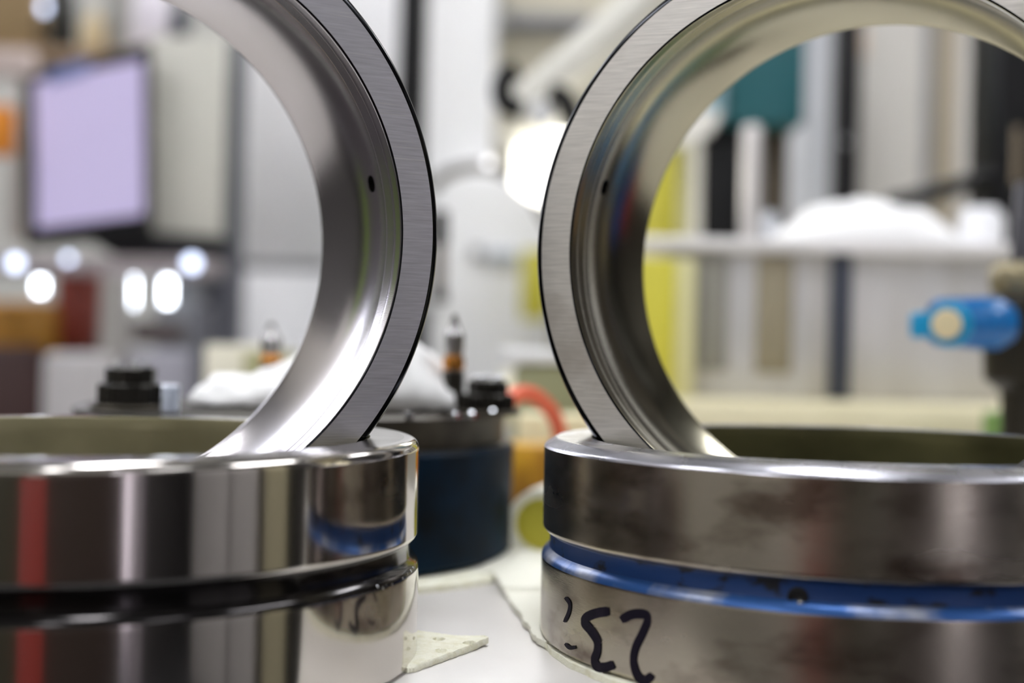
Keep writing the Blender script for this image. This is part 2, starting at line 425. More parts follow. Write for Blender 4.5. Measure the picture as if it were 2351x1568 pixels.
# ------------------------------------------------------------------ upright rings (spherical inner rings standing in the holes)
RFO, RBN, RBF, WD = .9558, .8365, .8547, .806
RS = math.hypot(RFO, WD/2)
def upright_ring(cx, cy, cz, yaw, lean, hole_px, style):
    if style == 'left':
        label = 'bright polished steel ring standing upright in the mirror polished flat ring'
        mf, mb = face_l, bore_steel
    else:
        label = 'upright steel ring with warm scratched face standing in the blue grooved ring'
        mf, mb = face_r, bore_steel_dark
    root = empty('bearing_inner_ring', W3(cx, cy, cz), label, 'bearing ring')
    # local frame: z axis = ring axis pointing away from the camera, origin at the centre of the front face
    R = Matrix.Rotation(-yaw, 4, 'Z') @ Matrix.Rotation(lean, 4, 'X')
    base = Matrix.Translation(W3(cx, cy, cz)) @ R @ Matrix.Rotation(-PI/2, 4, 'X')
    root.matrix_world = base
    s = U
    # bore profile: lip, channel, long concave race
    prof = [(.8375, .0035), (.8368, .0045), (.8365, .006), (.8366, .012), (.8372, .040), (.8378, .062), (.8392, .070), (.8440, .078), (.8500, .085), (.8525, .091), (.8530, .098), (.8545, .130), (.8562, .165), (.8568, .178), (.8600, .186), (.8640, .192), (.8662, .200)]
    N = 44
    a0, r0 = .207, .8690
    a1, r1 = .775, .8620
    for k in range(N+1):
        t = k/N; a = a0 + (a1-a0)*t
        prof.append((r0*(1-t) + r1*t + .034*(1-(2*t-1)**2), a))
    prof += [(.8600, .782), (.8560, .79), (RBF, .798), (RBF+.001, WD-.002), (.859, WD)]
    def surf(th, v):        # v: fractional profile index
        i = min(int(v), len(prof)-2); f = v-i
        r = prof[i][0]*(1-f) + prof[i+1][0]*f; a = prof[i][1]*(1-f) + prof[i+1][1]*f
        return Vector((r*s*math.cos(th), r*s*math.sin(th), a*s))
    SEG = 360
    # find the oil hole: mid width point that projects nearest to the seen pixel
    best = None; mid = 17 + N*(WD/2-a0)/(a1-a0)
    for k in range(SEG*4):
        th = 2*PI*k/(SEG*4)
        for dv in range(-22, 23):
            w = base @ surf(th, mid + dv*.5) - Vector((0, 0, CAMZ))
            q = Vector((w.dot(RIGHT), w.dot(FWD), w.dot(UP)))
            px, py = 1175.5 + F_PX*q.x/q.y, 784 - F_PX*q.z/q.y
            n = Vector((-math.cos(th), -math.sin(th), 0))
            if (base.to_3x3() @ n).dot(w) > 0: continue
            e = (px-hole_px[0])**2 + (py-hole_px[1])**2 + .02*dv*dv
            if best is None or e < best[0]: best = (e, th, mid + dv*.5)
    print('oil hole', style, best)
    th0, v0 = best[1], best[2]
    kc, vc = round(th0*SEG/(2*PI)), round(v0)
    HK, HV = 3, 3            # cells replaced each way
    hr = .029*s
    verts, faces = [], []
    idx = {}
    for j in range(len(prof)):
        for k in range(SEG):
            idx[(k, j)] = len(verts); verts.append(surf(2*PI*k/SEG, j))
    for j in range(len(prof)-1):
        for k in range(SEG):
            dk = ((k - kc + SEG//2) % SEG) - SEG//2
            if -HK <= dk < HK and vc-HV <= j < vc+HV: continue
            k2 = (k+1) % SEG
            faces.append((idx[(k, j)], idx[(k2, j)], idx[(k2, j+1)], idx[(k, j+1)]))
    # ring of boundary vertices around the removed block
    bnd = [(-HK+i, -HV) for i in range(2*HK)] + [(HK, -HV+i) for i in range(2*HV)] + [(HK-i, HV) for i in range(2*HK)] + [(-HK, HV-i) for i in range(2*HV)]
    dth = 2*PI/SEG*.895*s; dv = (a1-a0)/N*s
    circ = []
    for (a, b) in bnd:
        ang = math.atan2(b*dv, a*dth)
        ka, vb = hr*math.cos(ang)/dth, 1.45*hr*math.sin(ang)/dv
        circ.append(len(verts)); verts.append(surf(2*PI*(kc+ka)/SEG, vc+vb))
    nb = len(bnd)
    for i in range(nb):
        a, b = bnd[i]; a2, b2 = bnd[(i+1) % nb]
        faces.append((idx[((kc+a) % SEG, vc+b)], idx[((kc+a2) % SEG, vc+b2)], circ[(i+1) % nb], circ[i]))
    me = pydata(verts, faces); fix_normals(me); edge_split_smooth(me, 24)
    link('bore', me, mb, root)
    # the drilled wall of the oil hole
    rim = [verts[i] for i in circ]
    outw = Vector((math.cos(2*PI*kc/SEG), math.sin(2*PI*kc/SEG), 0))
    hv = rim + [p + outw*.012 for p in rim]
    hf = [(i, (i+1) % nb, nb+(i+1) % nb, nb+i) for i in range(nb)] + [tuple(nb+i for i in range(nb))]
    link('oil_hole', pydata(hv, hf), hole_dark, root)
    # flat ground face with fine chamfers, then the spherical outside and the back face
    face = [(.8425*s, 0), (0.9405*s, 0)]
    lathe('bore_chamfer', [(.8425*s, 0), (.8400*s, .0010*s), (.8375*s, .0035*s)], edge_steel, root, seg=360, deg=60)
    fo = link('face', lathe_me(face, 360), mf, root)
    sph = []
    for k in range(41):
        t = k/40; a = .018 + (WD-.036)*t; sph.append((math.sqrt(RS*RS-(a-WD/2)**2)*s, a*s))
    lathe('chamfer', [(0.9405*s, 0), (.9520*s, .0022*s), (.9585*s, .0100*s), sph[0]], edge_steel, root, seg=360, deg=60)
    lathe('spherical_surface', sph, mat('oiled_race_steel', (120, 118, 118), .12, 1), root, seg=360)
    lathe('back_face', [sph[-1], (.95*s, WD*s), (.859*s, WD*s)], mf, root, seg=360)
    return root
upright_ring(LX+.1814, LY-.3582, RT+.6089, -.464, .014, (852, 419), 'left')
upright_ring(RX-.1635, RY-.3682, RT+.6145, .4189, -.0102, (1388, 428), 'right')

# ------------------------------------------------------------------ felt pads and wipes on the bench
def pad(name, poly_px, thick, m, label, cat, lift=None, zb=None, wav=.0):
    """a sheet on the bench whose outline is given where it meets the bench"""
    z0 = TABLE_Z if zb is None else zb
    pts = [on_plane(x, y, TZ) for x, y in poly_px]
    # densify with small frays
    out = []
    n = len(pts)
    for i in range(n):
        a, b = pts[i], pts[(i+1) % n]; L = (b-a).length; k = max(2, int(L/.0035))
        nn = Vector((-(b-a).y, (b-a).x, 0)).normalized()
        for j in range(k):
            out.append(a.lerp(b, j/k) + nn*random.uniform(-1, 1)*.0009)
    bm = bmesh.new()
    lo = [bm.verts.new((p.x, p.y, z0 + .0002)) for p in out]
    f = bm.faces.new(lo)
    bmesh.ops.triangulate(bm, faces=[f])
    bmesh.ops.subdivide_edges(bm, edges=[e for e in bm.edges if not e.is_boundary], cuts=3, use_grid_fill=True)
    r = bmesh.ops.extrude_face_region(bm, geom=bm.faces[:])
    for v in [g for g in r['geom'] if isinstance(g, bmesh.types.BMVert)]: v.co.z += thick
    bmesh.ops.recalc_face_normals(bm, faces=bm.faces)
    if lift:
        for v in bm.verts: v.co.z += lift(v.co)
    me = bpy.data.meshes.new('mesh'); bm.to_mesh(me); bm.free()
    return tag(link(name, me, m), label, cat)

# the perforated corner beside the mirror ring: a fine grid so that the holes are real dents
def corner_pad():
    A0, B0, C0 = on_plane(850, 1455, TZ), on_plane(1112, 1478, TZ), on_plane(948, 1545, TZ)
    D0 = on_plane(800, 1545, TZ)
    holes = [on_plane(1008, 1458, TZ+.033), on_plane(1077, 1465, TZ+.036), on_plane(1012, 1484, TZ+.033)]
    N1, N2 = 110, 60
    th = .0050
    def P(u, v):
        top = A0.lerp(B0, u); bot = D0.lerp(C0, min(1, u/.93) if False else u)
        # lower edge runs from D0 through C0 and up to the tip B0
        low = D0.lerp(C0, u/.55) if u < .55 else C0.lerp(B0 + Vector((.002, -.003, 0)), (u-.55)/.45)
        p = top.lerp(low, v)
        return p
    verts, faces = [], []
    for j in range(N2+1):
        for i in range(N1+1):
            u, v = i/N1, j/N2
            p = P(u, v)
            wob = -.0013*abs(math.sin(i*.42))*max(0, (v-.86)/.14) + .0004*math.sin(i*1.9)*(1 if j > N2-2 else 0)
            lift = .0030*max(0, u-.45)**1.2 + .0012*math.sin(u*7)*max(0, u-.3)
            th = .0050*(1-.6*u); z = TABLE_Z + th + lift + random.uniform(-.00012, .00012)
            for h in holes:
                d = math.hypot((p.x-h.x)/.0027, (p.y-h.y)/.0036)
                if d < 1: z -= .0047*(1-d**8)
            edge = max(0, 1-(1-v)*N2/2.0) ; z -= edge*th*.35
            verts.append((p.x, p.y + wob, z))
    W = N1+1
    for j in range(N2):
        for i in range(N1): faces.append((j*W+i, j*W+i+1, (j+1)*W+i+1, (j+1)*W+i))
    # thick underside
    nt = len(verts)
    for q, (x, y, z) in enumerate(list(verts)): verts.append((x, y, max(TABLE_Z + .0003, z-.0050*(1-.6*(q % W)/N1))))
    for j in range(N2):
        for i in range(N1): faces.append((nt+j*W+i, nt+(j+1)*W+i, nt+(j+1)*W+i+1, nt+j*W+i+1))
    for i in range(N1):
        faces.append((i, nt+i, nt+i+1, i+1)); a = N2*W+i; faces.append((a, a+1, nt+a+1, nt+a))
    for j in range(N2):
        a, b = j*W, (j+1)*W; faces.append((a, b, nt+b, nt+a)); a, b = j*W+N1, (j+1)*W+N1; faces.append((a, nt+a, nt+b, b))
    me = pydata(verts, faces); fix_normals(me); edge_split_smooth(me, 50)
    tag(link('felt_pad', me, pad_cream), 'perforated cream felt pad corner poking out from under the mirror steel ring', 'pad')
corner_pad()
pad('felt_pad', [(1082, 1322), (1098, 1298), (1125, 1292), (1180, 1288), (1250, 1284), (1420, 1300), (1480, 1350), (1400, 1480), (1250, 1492), (1232, 1482), (1190, 1420), (1150, 1362), (1130, 1330)], .003, felt_pale,
    'large white felt pad lying between the blue drum and the blue grooved ring', 'pad', lift=lambda c: .004*max(0, math.sin(c.x*60+1.))*(1 if c.y > 5.2*U else .2))
# pad under the worn ring: a rough disc a little wider than the ring on its left
n = 40
pp = []
def disc_pad(cx, cy, rad, thick, m, label, a0=0, frac=1., amp=.02):
    vs = []; N = 220
    for k in range(N):
        a = 2*PI*k/N; r = rad*(1 + amp*math.sin(3*a+a0) + .5*amp*math.sin(7*a+2*a0)) + random.uniform(-.004, .004)
        vs.append((cx + r*math.cos(a), cy + r*math.sin(a)))
    bm = bmesh.new(); lo = [bm.verts.new((x*U, y*U, TABLE_Z+.0001)) for x, y in vs]; f = bm.faces.new(lo)
    r = bmesh.ops.extrude_face_region(bm, geom=[f])
    for v in [g for g in r['geom'] if isinstance(g, bmesh.types.BMVert)]: v.co.z += thick
    bmesh.ops.recalc_face_normals(bm, faces=bm.faces)
    me = bpy.data.meshes.new('mesh'); bm.to_mesh(me); bm.free()
    return tag(link('felt_pad', me, m), label, 'pad')

disc_pad(RX-.004, RY-.045, .99, .0029, pad_cream, 'cream felt pad under the worn ring with the blue groove', 2.0, 1, .010)

# wiping roll with yellow end
rc = on_plane(1262, 1280, TZ)
roll = empty('wiping_roll', (rc.x, rc.y, TABLE_Z), 'small white wiping roll with yellow core behind the blue grooved ring', 'roll')
rr = .0235
vs = []
prof = [(rr*.99, -.045), (rr, -.043), (rr*1.03, -.02), (rr*.98, 0), (rr*1.04, .03), (rr, .05), (rr*.74, .05)]
ro = lathe('paper_wrap', [(rr*.74, -.044)] + prof, felt_pale, roll, seg=48)
co = lathe('core', [(0, -.040), (rr*.72, -.0405), (rr*.745, -.043), (rr*.745, .05), (0, .05)], yellow, roll, seg=40)
for o in (ro, co):
    o.location = (0.004, .03, rr*1.03); o.rotation_euler = (-PI/2, 0, -.25)

# ------------------------------------------------------------------ the blue drum with its lid and fittings
DX, DY = -.985, 6.25
drum = empty('blue_drum', W3(DX, DY, TZ) + Vector((0, 0, .0035)), 'dark blue painted steel drum with grey lid behind the mirror ring', 'drum')
hz = (-.44 - TZ)*U - .0035
lathe('body', [(0, .0), (.97*U, 0), (1.0*U, .004), (1.0*U, hz*.5), (1.005*U, hz-.003), (.99*U, hz)], teal_dark, drum, seg=160)
lathe('lid', [(.99*U, hz), (.955*U, hz+.0005), (.955*U, hz+.012), (.965*U, hz+.0175), (.965*U, hz+.0195), (.945*U, hz+.0205), (0, hz+.0205)], lid_steel, drum, seg=160)
LIDZ = TABLE_Z + .0035 + hz + .0205
disc_pad(DX+.05, DY-.03, 1.14, .003, pad_cream, 'thin cream felt pad spread under the dark blue drum', 1.2, 1, .012)

def lid_at(px, D):            # a spot on the lid at that pixel column
    p = at(px, 900, D); return Vector((p.x, p.y, LIDZ))
FG = 'fittings on the drum lid'
def stem_fitting(px, D, label, h_top, sc_=1.):
    p = lid_at(px, D); k = D*U/F_PX
    r = empty('pipe_fitting', p, label, 'fitting')
    H = at(px, h_top, D).z - LIDZ
    lathe('base', [(0, 0), (34*k, 0), (34*k, .12*H), (25*k, .13*H), (25*k, .42*H), (0, .42*H)], gun_metal, r, seg=6, deg=10)
    lathe('collar', [(0, .44*H), (23*k, .44*H), (25*k, .47*H), (25*k, .55*H), (22*k, .58*H), (0, .58*H)], brass, r, seg=40)
    lathe('stem', [(0, .42*H), (21*k, .42*H), (21*k, .62*H), (23*k, .63*H), (23*k, .80*H), (14*k, .86*H), (10*k, .93*H), (0, .93*H)], mat('satin_fitting_steel', (168, 166, 166), .25, 1), r, seg=40)
    lathe('tip', [(0, .9*H), (6*k, .9*H), (8*k, .95*H), (5*k, H), (0, H)], gun_metal, r, seg=24)
    return r
stem_fitting(1040, 6.0, 'steel stem fitting with brass collar on the drum lid, right of the white cloth', 722)
stem_fitting(620, 6.9, 'steel stem fitting with brass collar seen through the left upright ring', 742)
def knurled_clamp(px, D, label, w, top):
    p = lid_at(px, D); k = D*U/F_PX
    r = empty('knurled_clamp', p, label, 'clamp')
    H = at(px, top, D).z - LIDZ
    # knurled body: teeth round the rim
    def knurl(r0, z0, z1, n, name, m):
        vs, fs = [], []
        for zi, (z, rs) in enumerate(((z0, .97), (z0+.001, 1), (z1-.001, 1), (z1, .95))):
            for i in range(n*2):
                a = PI*i/n; rr_ = r0*rs*(1 if i % 2 else .94); vs.append((rr_*math.cos(a), rr_*math.sin(a), z))
        for zi in range(3):
            for i in range(n*2):
                j = (i+1) % (n*2); fs.append((zi*2*n+i, zi*2*n+j, (zi+1)*2*n+j, (zi+1)*2*n+i))
        fs.append(tuple(range(2*n))); fs.append(tuple(3*2*n+i for i in range(2*n)))
        me = pydata(vs, fs); fix_normals(me); return link(name, me, m, r)
    knurl(w*k, .0, .52*H, 28, 'body', mat('black_knurl', (40, 38, 34), .3, .7))
    knurl(w*.78*k, .52*H, .86*H, 10, 'cap', mat('black_knurl', (40, 38, 34), .3, .7))
    lathe('washer', [(w*1.22*k, 0), (w*1.24*k, .0015), (w*1.2*k, .003), (0, .003)], lid_steel, r, seg=64)
    for i in range(5):
        a = 2*PI*i/5 + .4
        s = lathe('screw', [(0, 0), (6*k, 0), (6.5*k, .10*H), (4.5*k, .14*H), (0, .14*H)], chrome, r, seg=16)
        s.location = (w*.5*k*math.cos(a), w*.5*k*math.sin(a), .86*H)
    return r
knurled_clamp(300, 5.75, 'black knurled clamp on the drum lid, left of the threaded stud', 74, 828)
knurled_clamp(1120, 5.95, 'black knurled clamp on the drum lid beside the orange hose', 62, 862)
st = empty('threaded_stud', lid_at(392, 5.55), 'short bright threaded stud standing right of the black knurled clamp', 'stud')
k = 5.55*U/F_PX
pr = [(0, 0)]
for i in range(15):
    z = i*.0011; pr += [(19*k, z), (22*k, z+.00055)]
pr += [(18*k, .0168), (0, .0168)]
lathe('thread', pr, mat('bright_zinc', (236, 242, 252), .28, .7), st, seg=40)
for (px, D, wh) in ((940, 5.5, 'leftmost of the four'), (1048, 5.55, 'second from the left'), (1085, 5.62, 'second from the right'), (1132, 5.85, 'rightmost of the four')):
    o = lathe('lid_bolt', [(0, 0), (9*k, 0), (9*k, .003), (7*k, .0042), (0, .0045)], chrome, None, lid_at(px, D), seg=6, deg=10)
    tag(o, 'small bright bolt head on the drum lid edge, ' + wh, 'bolt', 'bolts on the drum lid')

# white cloth over the lid
def cloth_heap(name, pts_px, D, depth, label, base_z, seed=1, m=None):
    """pts_px: the top silhouette left to right; the heap falls to base_z in front and behind"""
    random.seed(seed)
    sil = [at(x, y, D) for x, y in pts_px]
    P = smooth_path(sil, 10); n = len(P); rows = 22
    vs, fs = [], []
    for j in range(rows+1):
        t = j/rows*2-1
        prof = max(0., 1-abs(t)**2.6)**.62
        for i, p in enumerate(P):
            h = (p.z-base_z)
            u = i/(n-1)
            wr = .0022*math.sin(u*31+t*3+seed)*(1-abs(t)) + .0016*math.sin(u*17-t*9+seed*2) + .0010*math.sin(u*63+t*14)
            z = base_z + max(.001, h*prof + wr*min(1, h/.01))
            y = p.y + t*depth*(.55+.45*math.sin(PI*u)) + .002*math.sin(u*22+seed)
            vs.append((p.x + .0015*math.sin(t*9+u*7), y, z))
    for j in range(rows):
        for i in range(n-1): fs.append((j*n+i, j*n+i+1, (j+1)*n+i+1, (j+1)*n+i))
    nt = len(vs)
    me = pydata(vs, fs)
    bm = bmesh.new(); bm.from_mesh(me)
    bmesh.ops.recalc_face_normals(bm, faces=bm.faces)
    bm.to_mesh(me); bm.free()
    o = link(name, me, m or cloth_white, None, True)
    sm = o.modifiers.new('thickness', 'SOLIDIFY'); sm.thickness = .0012; sm.offset = 1
    return tag(o, label, 'cloth')
cloth_heap('wiping_cloth', [(462, 925), (468, 888), (500, 872), (560, 868), (610, 852), (680, 832), (760, 800), (850, 782), (930, 784), (975, 806), (1010, 840), (1044, 880), (1050, 890), (1046, 905), (1030, 932)], 6.15, .045,
           'crumpled white wiping cloth lying on the lid of the blue drum', LIDZ+.001, 3)

# ------------------------------------------------------------------ things in the gap and behind on the right
def on_table_box(name, x0, x1, ytop, D, thick, m, parent=None, bev=.004, z0=TABLE_Z):
    zt = at((x0+x1)/2, ytop, D).z; a, b = at(x0, 900, D), at(x1, 900, D)
    return link(name, box_me((a.x+b.x)/2, a.y+thick/2, (zt+z0)/2, b.x-a.x, thick, zt-z0, bev), m, parent)
o = on_table_box('parts_tray', 1165, 1420, 1024, 7.3, .05, amber); tag(o, 'amber plastic parts tray standing behind the white wiping roll', 'tray')
o = on_table_box('carton', 1190, 1440, 955, 7.75, .06, mat('pale_card', (222, 214, 178), .7)); tag(o, 'pale cream carton behind the amber tray', 'carton')
cn = empty('olive_canister', at(1260, 1000, 8.35), 'olive green canister with white lid beyond the orange hose', 'canister')
on_table_box('body', 1180, 1345, 834, 8.35, .05, olive_box, cn, .008)
c0 = on_table_box('lid', 1148, 1350, 803, 8.33, .056, white_paint, cn, .004, z0=at(1250, 836, 8.33).z)
localise(cn)
hose = tube('hose', [at(1165, 925, 6.3) + Vector((0, 0, 0)), at(1188, 905, 6.5), at(1225, 908, 6.7), at(1258, 935, 6.9), at(1280, 975, 7.0), at(1290, 1040, 7.1), Vector((at(1300, 1100, 7.15).x, 7.15*U, TABLE_Z+.006))], .0060, orange_hose)
tag(hose, 'orange rubber hose curving down from the black knurled clamp', 'hose')

# cream bench cabinet behind the workbench
BC_Z = CAMZ - .35*U
bc = empty('bench_cabinet', (at(1800, 900, 9.2).x, 10*U, 0), 'cream bench cabinet carrying the steel tank', 'cabinet')
bcx0, bcx1 = at(1140, 900, 9.2).x, at(2900, 900, 9.2).x
link('worktop', box_me((bcx0+bcx1)/2, 9.2*U+.6, BC_Z-.015, bcx1-bcx0, 1.2, .03, .003), mat('cream_worktop', (228, 220, 186), .4), bc)
link('body', box_me((bcx0+bcx1)/2, 9.2*U+.61, (BC_Z-.03)/2, bcx1-bcx0-.02, 1.16, BC_Z-.03, .003), cream_paint, bc)
localise(bc)

# steel tank
tk = empty('steel_tank', (at(1900, 900, 10).x, 10*U, BC_Z), 'long brushed steel tank with white cloth on top', 'tank')
tx0, tx1 = at(1530, 900, 10).x, at(2300, 900, 10).x
tzt = at(1900, 572, 10).z
link('body', box_me((tx0+tx1)/2, 10*U+.2, (tzt+BC_Z)/2, tx1-tx0, .4, tzt-BC_Z, .006), tank_steel, tk)
link('rim', box_me((tx0+tx1)/2-.012, 10*U+.2, tzt+.002, tx1-tx0+.07, .43, .014, .003), mat('pale_rim', (234, 232, 232), .35, .4), tk)
cx = at(1932, 700, 9.95).x
link('reflection_streak', box_me(cx, 10*U-.003, (tzt+BC_Z)/2, .024, .008, tzt-BC_Z-.002, .002), mat('slate_streak', (50, 55, 68), .5), tk)  # the dark post's reflection in the tank front, built as a solid strip
link('panel', box_me(at(1640, 700, 9.95).x, 10*U-.002, (tzt+BC_Z)/2+.01, .032, .006, (tzt-BC_Z)*.76, .002), mat('grey_olive_streak', (140, 138, 130), .5, .1), tk)  # grey reflection streak on the tank, built as a coloured strip
link('panel', box_me(at(1780, 700, 9.95).x, 10*U-.002, (tzt+BC_Z)/2+.01, .040, .006, (tzt-BC_Z)*.78, .002), mat('brown_olive_streak', (146, 137, 116), .5, .1), tk)  # brownish reflection streak, likewise put into a coloured strip
localise(tk)
TKT = tzt + .009
cloth_heap('white_cloth', [(1776, 566), (1790, 536), (1832, 514), (1868, 480), (1930, 468), (2010, 470), (2070, 480), (2120, 502), (2170, 540), (2205, 568)], 10.9, .09,
           'white cloth heaped on top of the steel tank', TKT+.001, 5)
p = at(2258, 560, 10.6)
o = lathe('white_bottle', [(0, 0), (.020, 0), (.025, .004), (.025, .036), (.022, .044), (.018, .046), (.018, .050), (0, .050)], mat('white_plastic', (246, 247, 250), .3), None, (p.x-.002, p.y, TKT), seg=48)
tag(o, 'short white plastic bottle on the steel tank, right of the white cloth', 'bottle')
# yellow bin and board at the left end of the tank
o = on_table_box('yellow_bin', 1440, 1548, 592, 9.75, .03, yellow, None, .006, BC_Z); tag(o, 'tall yellow bin standing at the left end of the steel tank', 'bin')
o = on_table_box('pale_board', 1430, 1592, 592, 9.85, .012, yellow_pale, None, .004, BC_Z); tag(o, 'pale yellowish board edge showing between yellow bin and tank', 'board')
yb = empty('striped_board', (at(1540, 500, 14.4).x, 14.4*U, TKT), 'yellow and pale striped panel standing behind the steel tank rim', 'panel')
on_table_box('yellow_face', 1440, 1548, 318, 14.4, .02, yellow, yb, .003, BC_Z)
on_table_box('pale_edge', 1546, 1592, 318, 14.4, .022, yellow_pale, yb, .003, BC_Z)
localise(yb)
for o_ in [c for c in tk.children if c.name.startswith('body')]: pass

# machine column, silver cylinder, glass vial on the tank
mc = empty('machine_column', (at(1650, 500, 14).x, 14*U, 0), 'black machine column under the teal housing', 'machine')
on_table_box('column', 1586, 1708, 265, 14, .12, black_plastic, mc, .006, BC_Z)
on_table_box('brown_guide', 1742, 1800, 285, 14.2, .1, mat('brown_guide', (76, 66, 50), .5), mc, .004, BC_Z)
on_table_box('housing', 1655, 1836, -60, 13.8, .2, teal, mc, .01, at(1700, 285, 13.8).z)
slab_px('shield', 1610, 1662, 180, 275, 13.7, .05, mat('pale_blue_plastic', (140, 175, 186), .4), mc)
slab_px('bracket', 1560, 1640, 258, 300, 13.9, .05, dark_paint, mc)
on_table_box('foot', 1600, 1830, 640, 13.9, .25, gun_metal, mc, .004, BC_Z)
localise(mc)
def upright_cyl(name, px, D, w, ytop, ybot, m, label, cat, z0=None):
    k_ = D*U/F_PX; a = at(px, ybot, D); zt = at(px, ytop, D).z; z = a.z if z0 is None else z0; H = zt-z; r = w/2*k_
    o = lathe(name, [(0, 0), (r*.95, 0), (r, .003), (r, H-.01), (r*.8, H-.002), (0, H)], m, None, (a.x, a.y, z), seg=40)
    return tag(o, label, cat)
upright_cyl('silver_cylinder', 1722, 11.6, 46, 285, 560, mat('satin_aluminium', (220, 216, 214), .35, .6), 'tall pale aluminium cylinder standing on the steel tank', 'cylinder', TKT)
upright_cyl('clear_vial', 1768, 11.4, 34, 486, 560, mat('pale_vial', (214, 218, 226), .2, .2), 'short pale vial on the tank between the aluminium cylinder and white cloth', 'vial', TKT)

# cabinets behind on the right
def cabinet(name, x0, x1, y0, D, thick, m, label, cat='cabinet', z0=0.):
    r = empty(name, (at((x0+x1)/2, 500, D).x, D*U, z0), label, cat)
    on_table_box('body', x0, x1, y0, D, thick, m, r, .006, z0)
    return r
c1 = cabinet('white_cabinet', 1828, 1912, -260, 17.2, .3, mat('cool_white_paint', (205, 207, 212), .45), 'narrow cool white cabinet right of the teal housing')
localise(c1)
c2 = cabinet('control_cabinet', 1962, 2420, -300, 18, .4, mat('warm_white_paint', (222, 218, 210), .5), 'warm white control cabinet behind the tank, seen through the right ring')
on_table_box('door_gap', 2108, 2132, -300, 17.96, .02, mat('grey_seam', (140, 140, 142), .5), c2, .002, .3)
on_table_box('trim', 2134, 2182, -300, 17.95, .02, mat('beige_trim', (176, 164, 140), .5), c2, .002, .3)
slab_px('label_plate', 1970, 1992, 60, 130, 17.95, .01, mat('peach_plate', (236, 214, 190), .5), c2)
localise(c2)
dp = empty('dark_post', (at(1935, 500, 15.5).x, 15.5*U, 0), 'dark upright post between the white and warm white cabinets', 'post')
on_table_box('shaft', 1912, 1962, -260, 15.5, .06, dark_paint, dp, .004, BC_Z)
s_ = lathe('screw', [(0, -.004), (.006, -.004), (.007, .002), (0, .004)], chrome, dp, seg=24); a = at(1942, 328, 15.4); s_.location = a; s_.rotation_euler = (PI/2, 0, 0)
localise(dp)
o = tube('black_lever', [at(2040, 466, 12.5), at(2150, 440, 12.3), at(2290, 400, 12.1)], .0115, black_plastic, None, 12, 4)
tag(o, 'black lever slanting above the white cloth to the press column', 'lever')
# press column at the right edge
pc = empty('press_column', W3(at(2330, 500, 9).x/U, 9, TZ), 'black press column with steel spindle at the right edge', 'machine')
on_table_box('column', 2278, 2420, -200, 11.9, .12, black_plastic, pc, .006, BC_Z)
sp = lathe('spindle', [(0, .10), (.006, .10), (.006, .17), (0, .17)], mat('worn_spindle', (150, 138, 120), .25, 1), pc, seg=32); a = at(2332, 610, 11.2); sp.location = (a.x, a.y, a.z)
localise(pc)
# valve with the blue knob
vD = 7.4; vk = vD*U/F_PX
va = at(2345, 900, vD)
vl = empty('valve', (va.x, va.y, TABLE_Z), 'dark valve body with blue handle knob at the right edge', 'valve')
zz = lambda y: at(2345, y, vD).z - TABLE_Z
lathe('body', [(0, 0), (60*vk, 0), (60*vk, zz(1050)), (44*vk, zz(990)), (46*vk, zz(900)), (84*vk, zz(872)), (88*vk, zz(800)), (84*vk, zz(690)), (60*vk, zz(668)), (0, zz(668))], mat('dark_valve_bronze', (46, 42, 32), .4, .5), vl, seg=48)
lathe('collar', [(0, zz(672)), (70*vk, zz(670)), (76*vk, zz(650)), (76*vk, zz(625)), (66*vk, zz(606)), (0, zz(604))], mat('pale_bronze', (150, 140, 112), .35, .7), vl, seg=48)
lathe('stem', [(0, zz(606)), (30*vk, zz(606)), (30*vk, zz(540)), (22*vk, zz(420)), (0, zz(418))], mat('stem_steel', (110, 110, 118), .3, 1), vl, seg=32)
kn = lathe('knob', [(0, -92*vk), (44*vk, -90*vk), (52*vk, -80*vk), (54*vk, -30*vk), (58*vk, 20*vk), (56*vk, 60*vk), (40*vk, 88*vk), (0, 98*vk)], blue_knob, vl, seg=48)
ka = at(2232, 742, vD-.35); kn.location = ka - Vector((va.x, va.y, TABLE_Z)); kn.rotation_euler = (0, PI/2, 0.12)
cp = lathe('end_cap', [(0, -.004), (44*vk, -.004), (48*vk, -.001), (46*vk, .003), (34*vk, .0035), (34*vk, .0042), (0, .0045)], cyan, vl, seg=40)
ca = at(2178, 745, vD-.78); cp.location = ca - Vector((va.x, va.y, TABLE_Z)); cp.rotation_euler = (PI/2, 0, -.55)
cd = lathe('cap_plug', [(0, 0), (30*vk, 0), (31*vk, .002), (27*vk, .003), (0, .003)], cream_cap, vl, seg=40)
cd.location = ca - Vector((va.x, va.y, TABLE_Z)) + Vector((-.0024, -.0042, 0)); cd.rotation_euler = (PI/2, 0, -.55)
sb = link('lever_stub', box_me(0, 0, 0, 62*vk, 40*vk, 56*vk, .003), cyan, vl); sb.location = at(2124, 747, vD-.35) - Vector((va.x, va.y, TABLE_Z))
o = on_table_box('green_box', 2306, 2420, 952, 8.3, .06, green_paint); tag(o, 'small green box on the bench behind the dark valve', 'box')

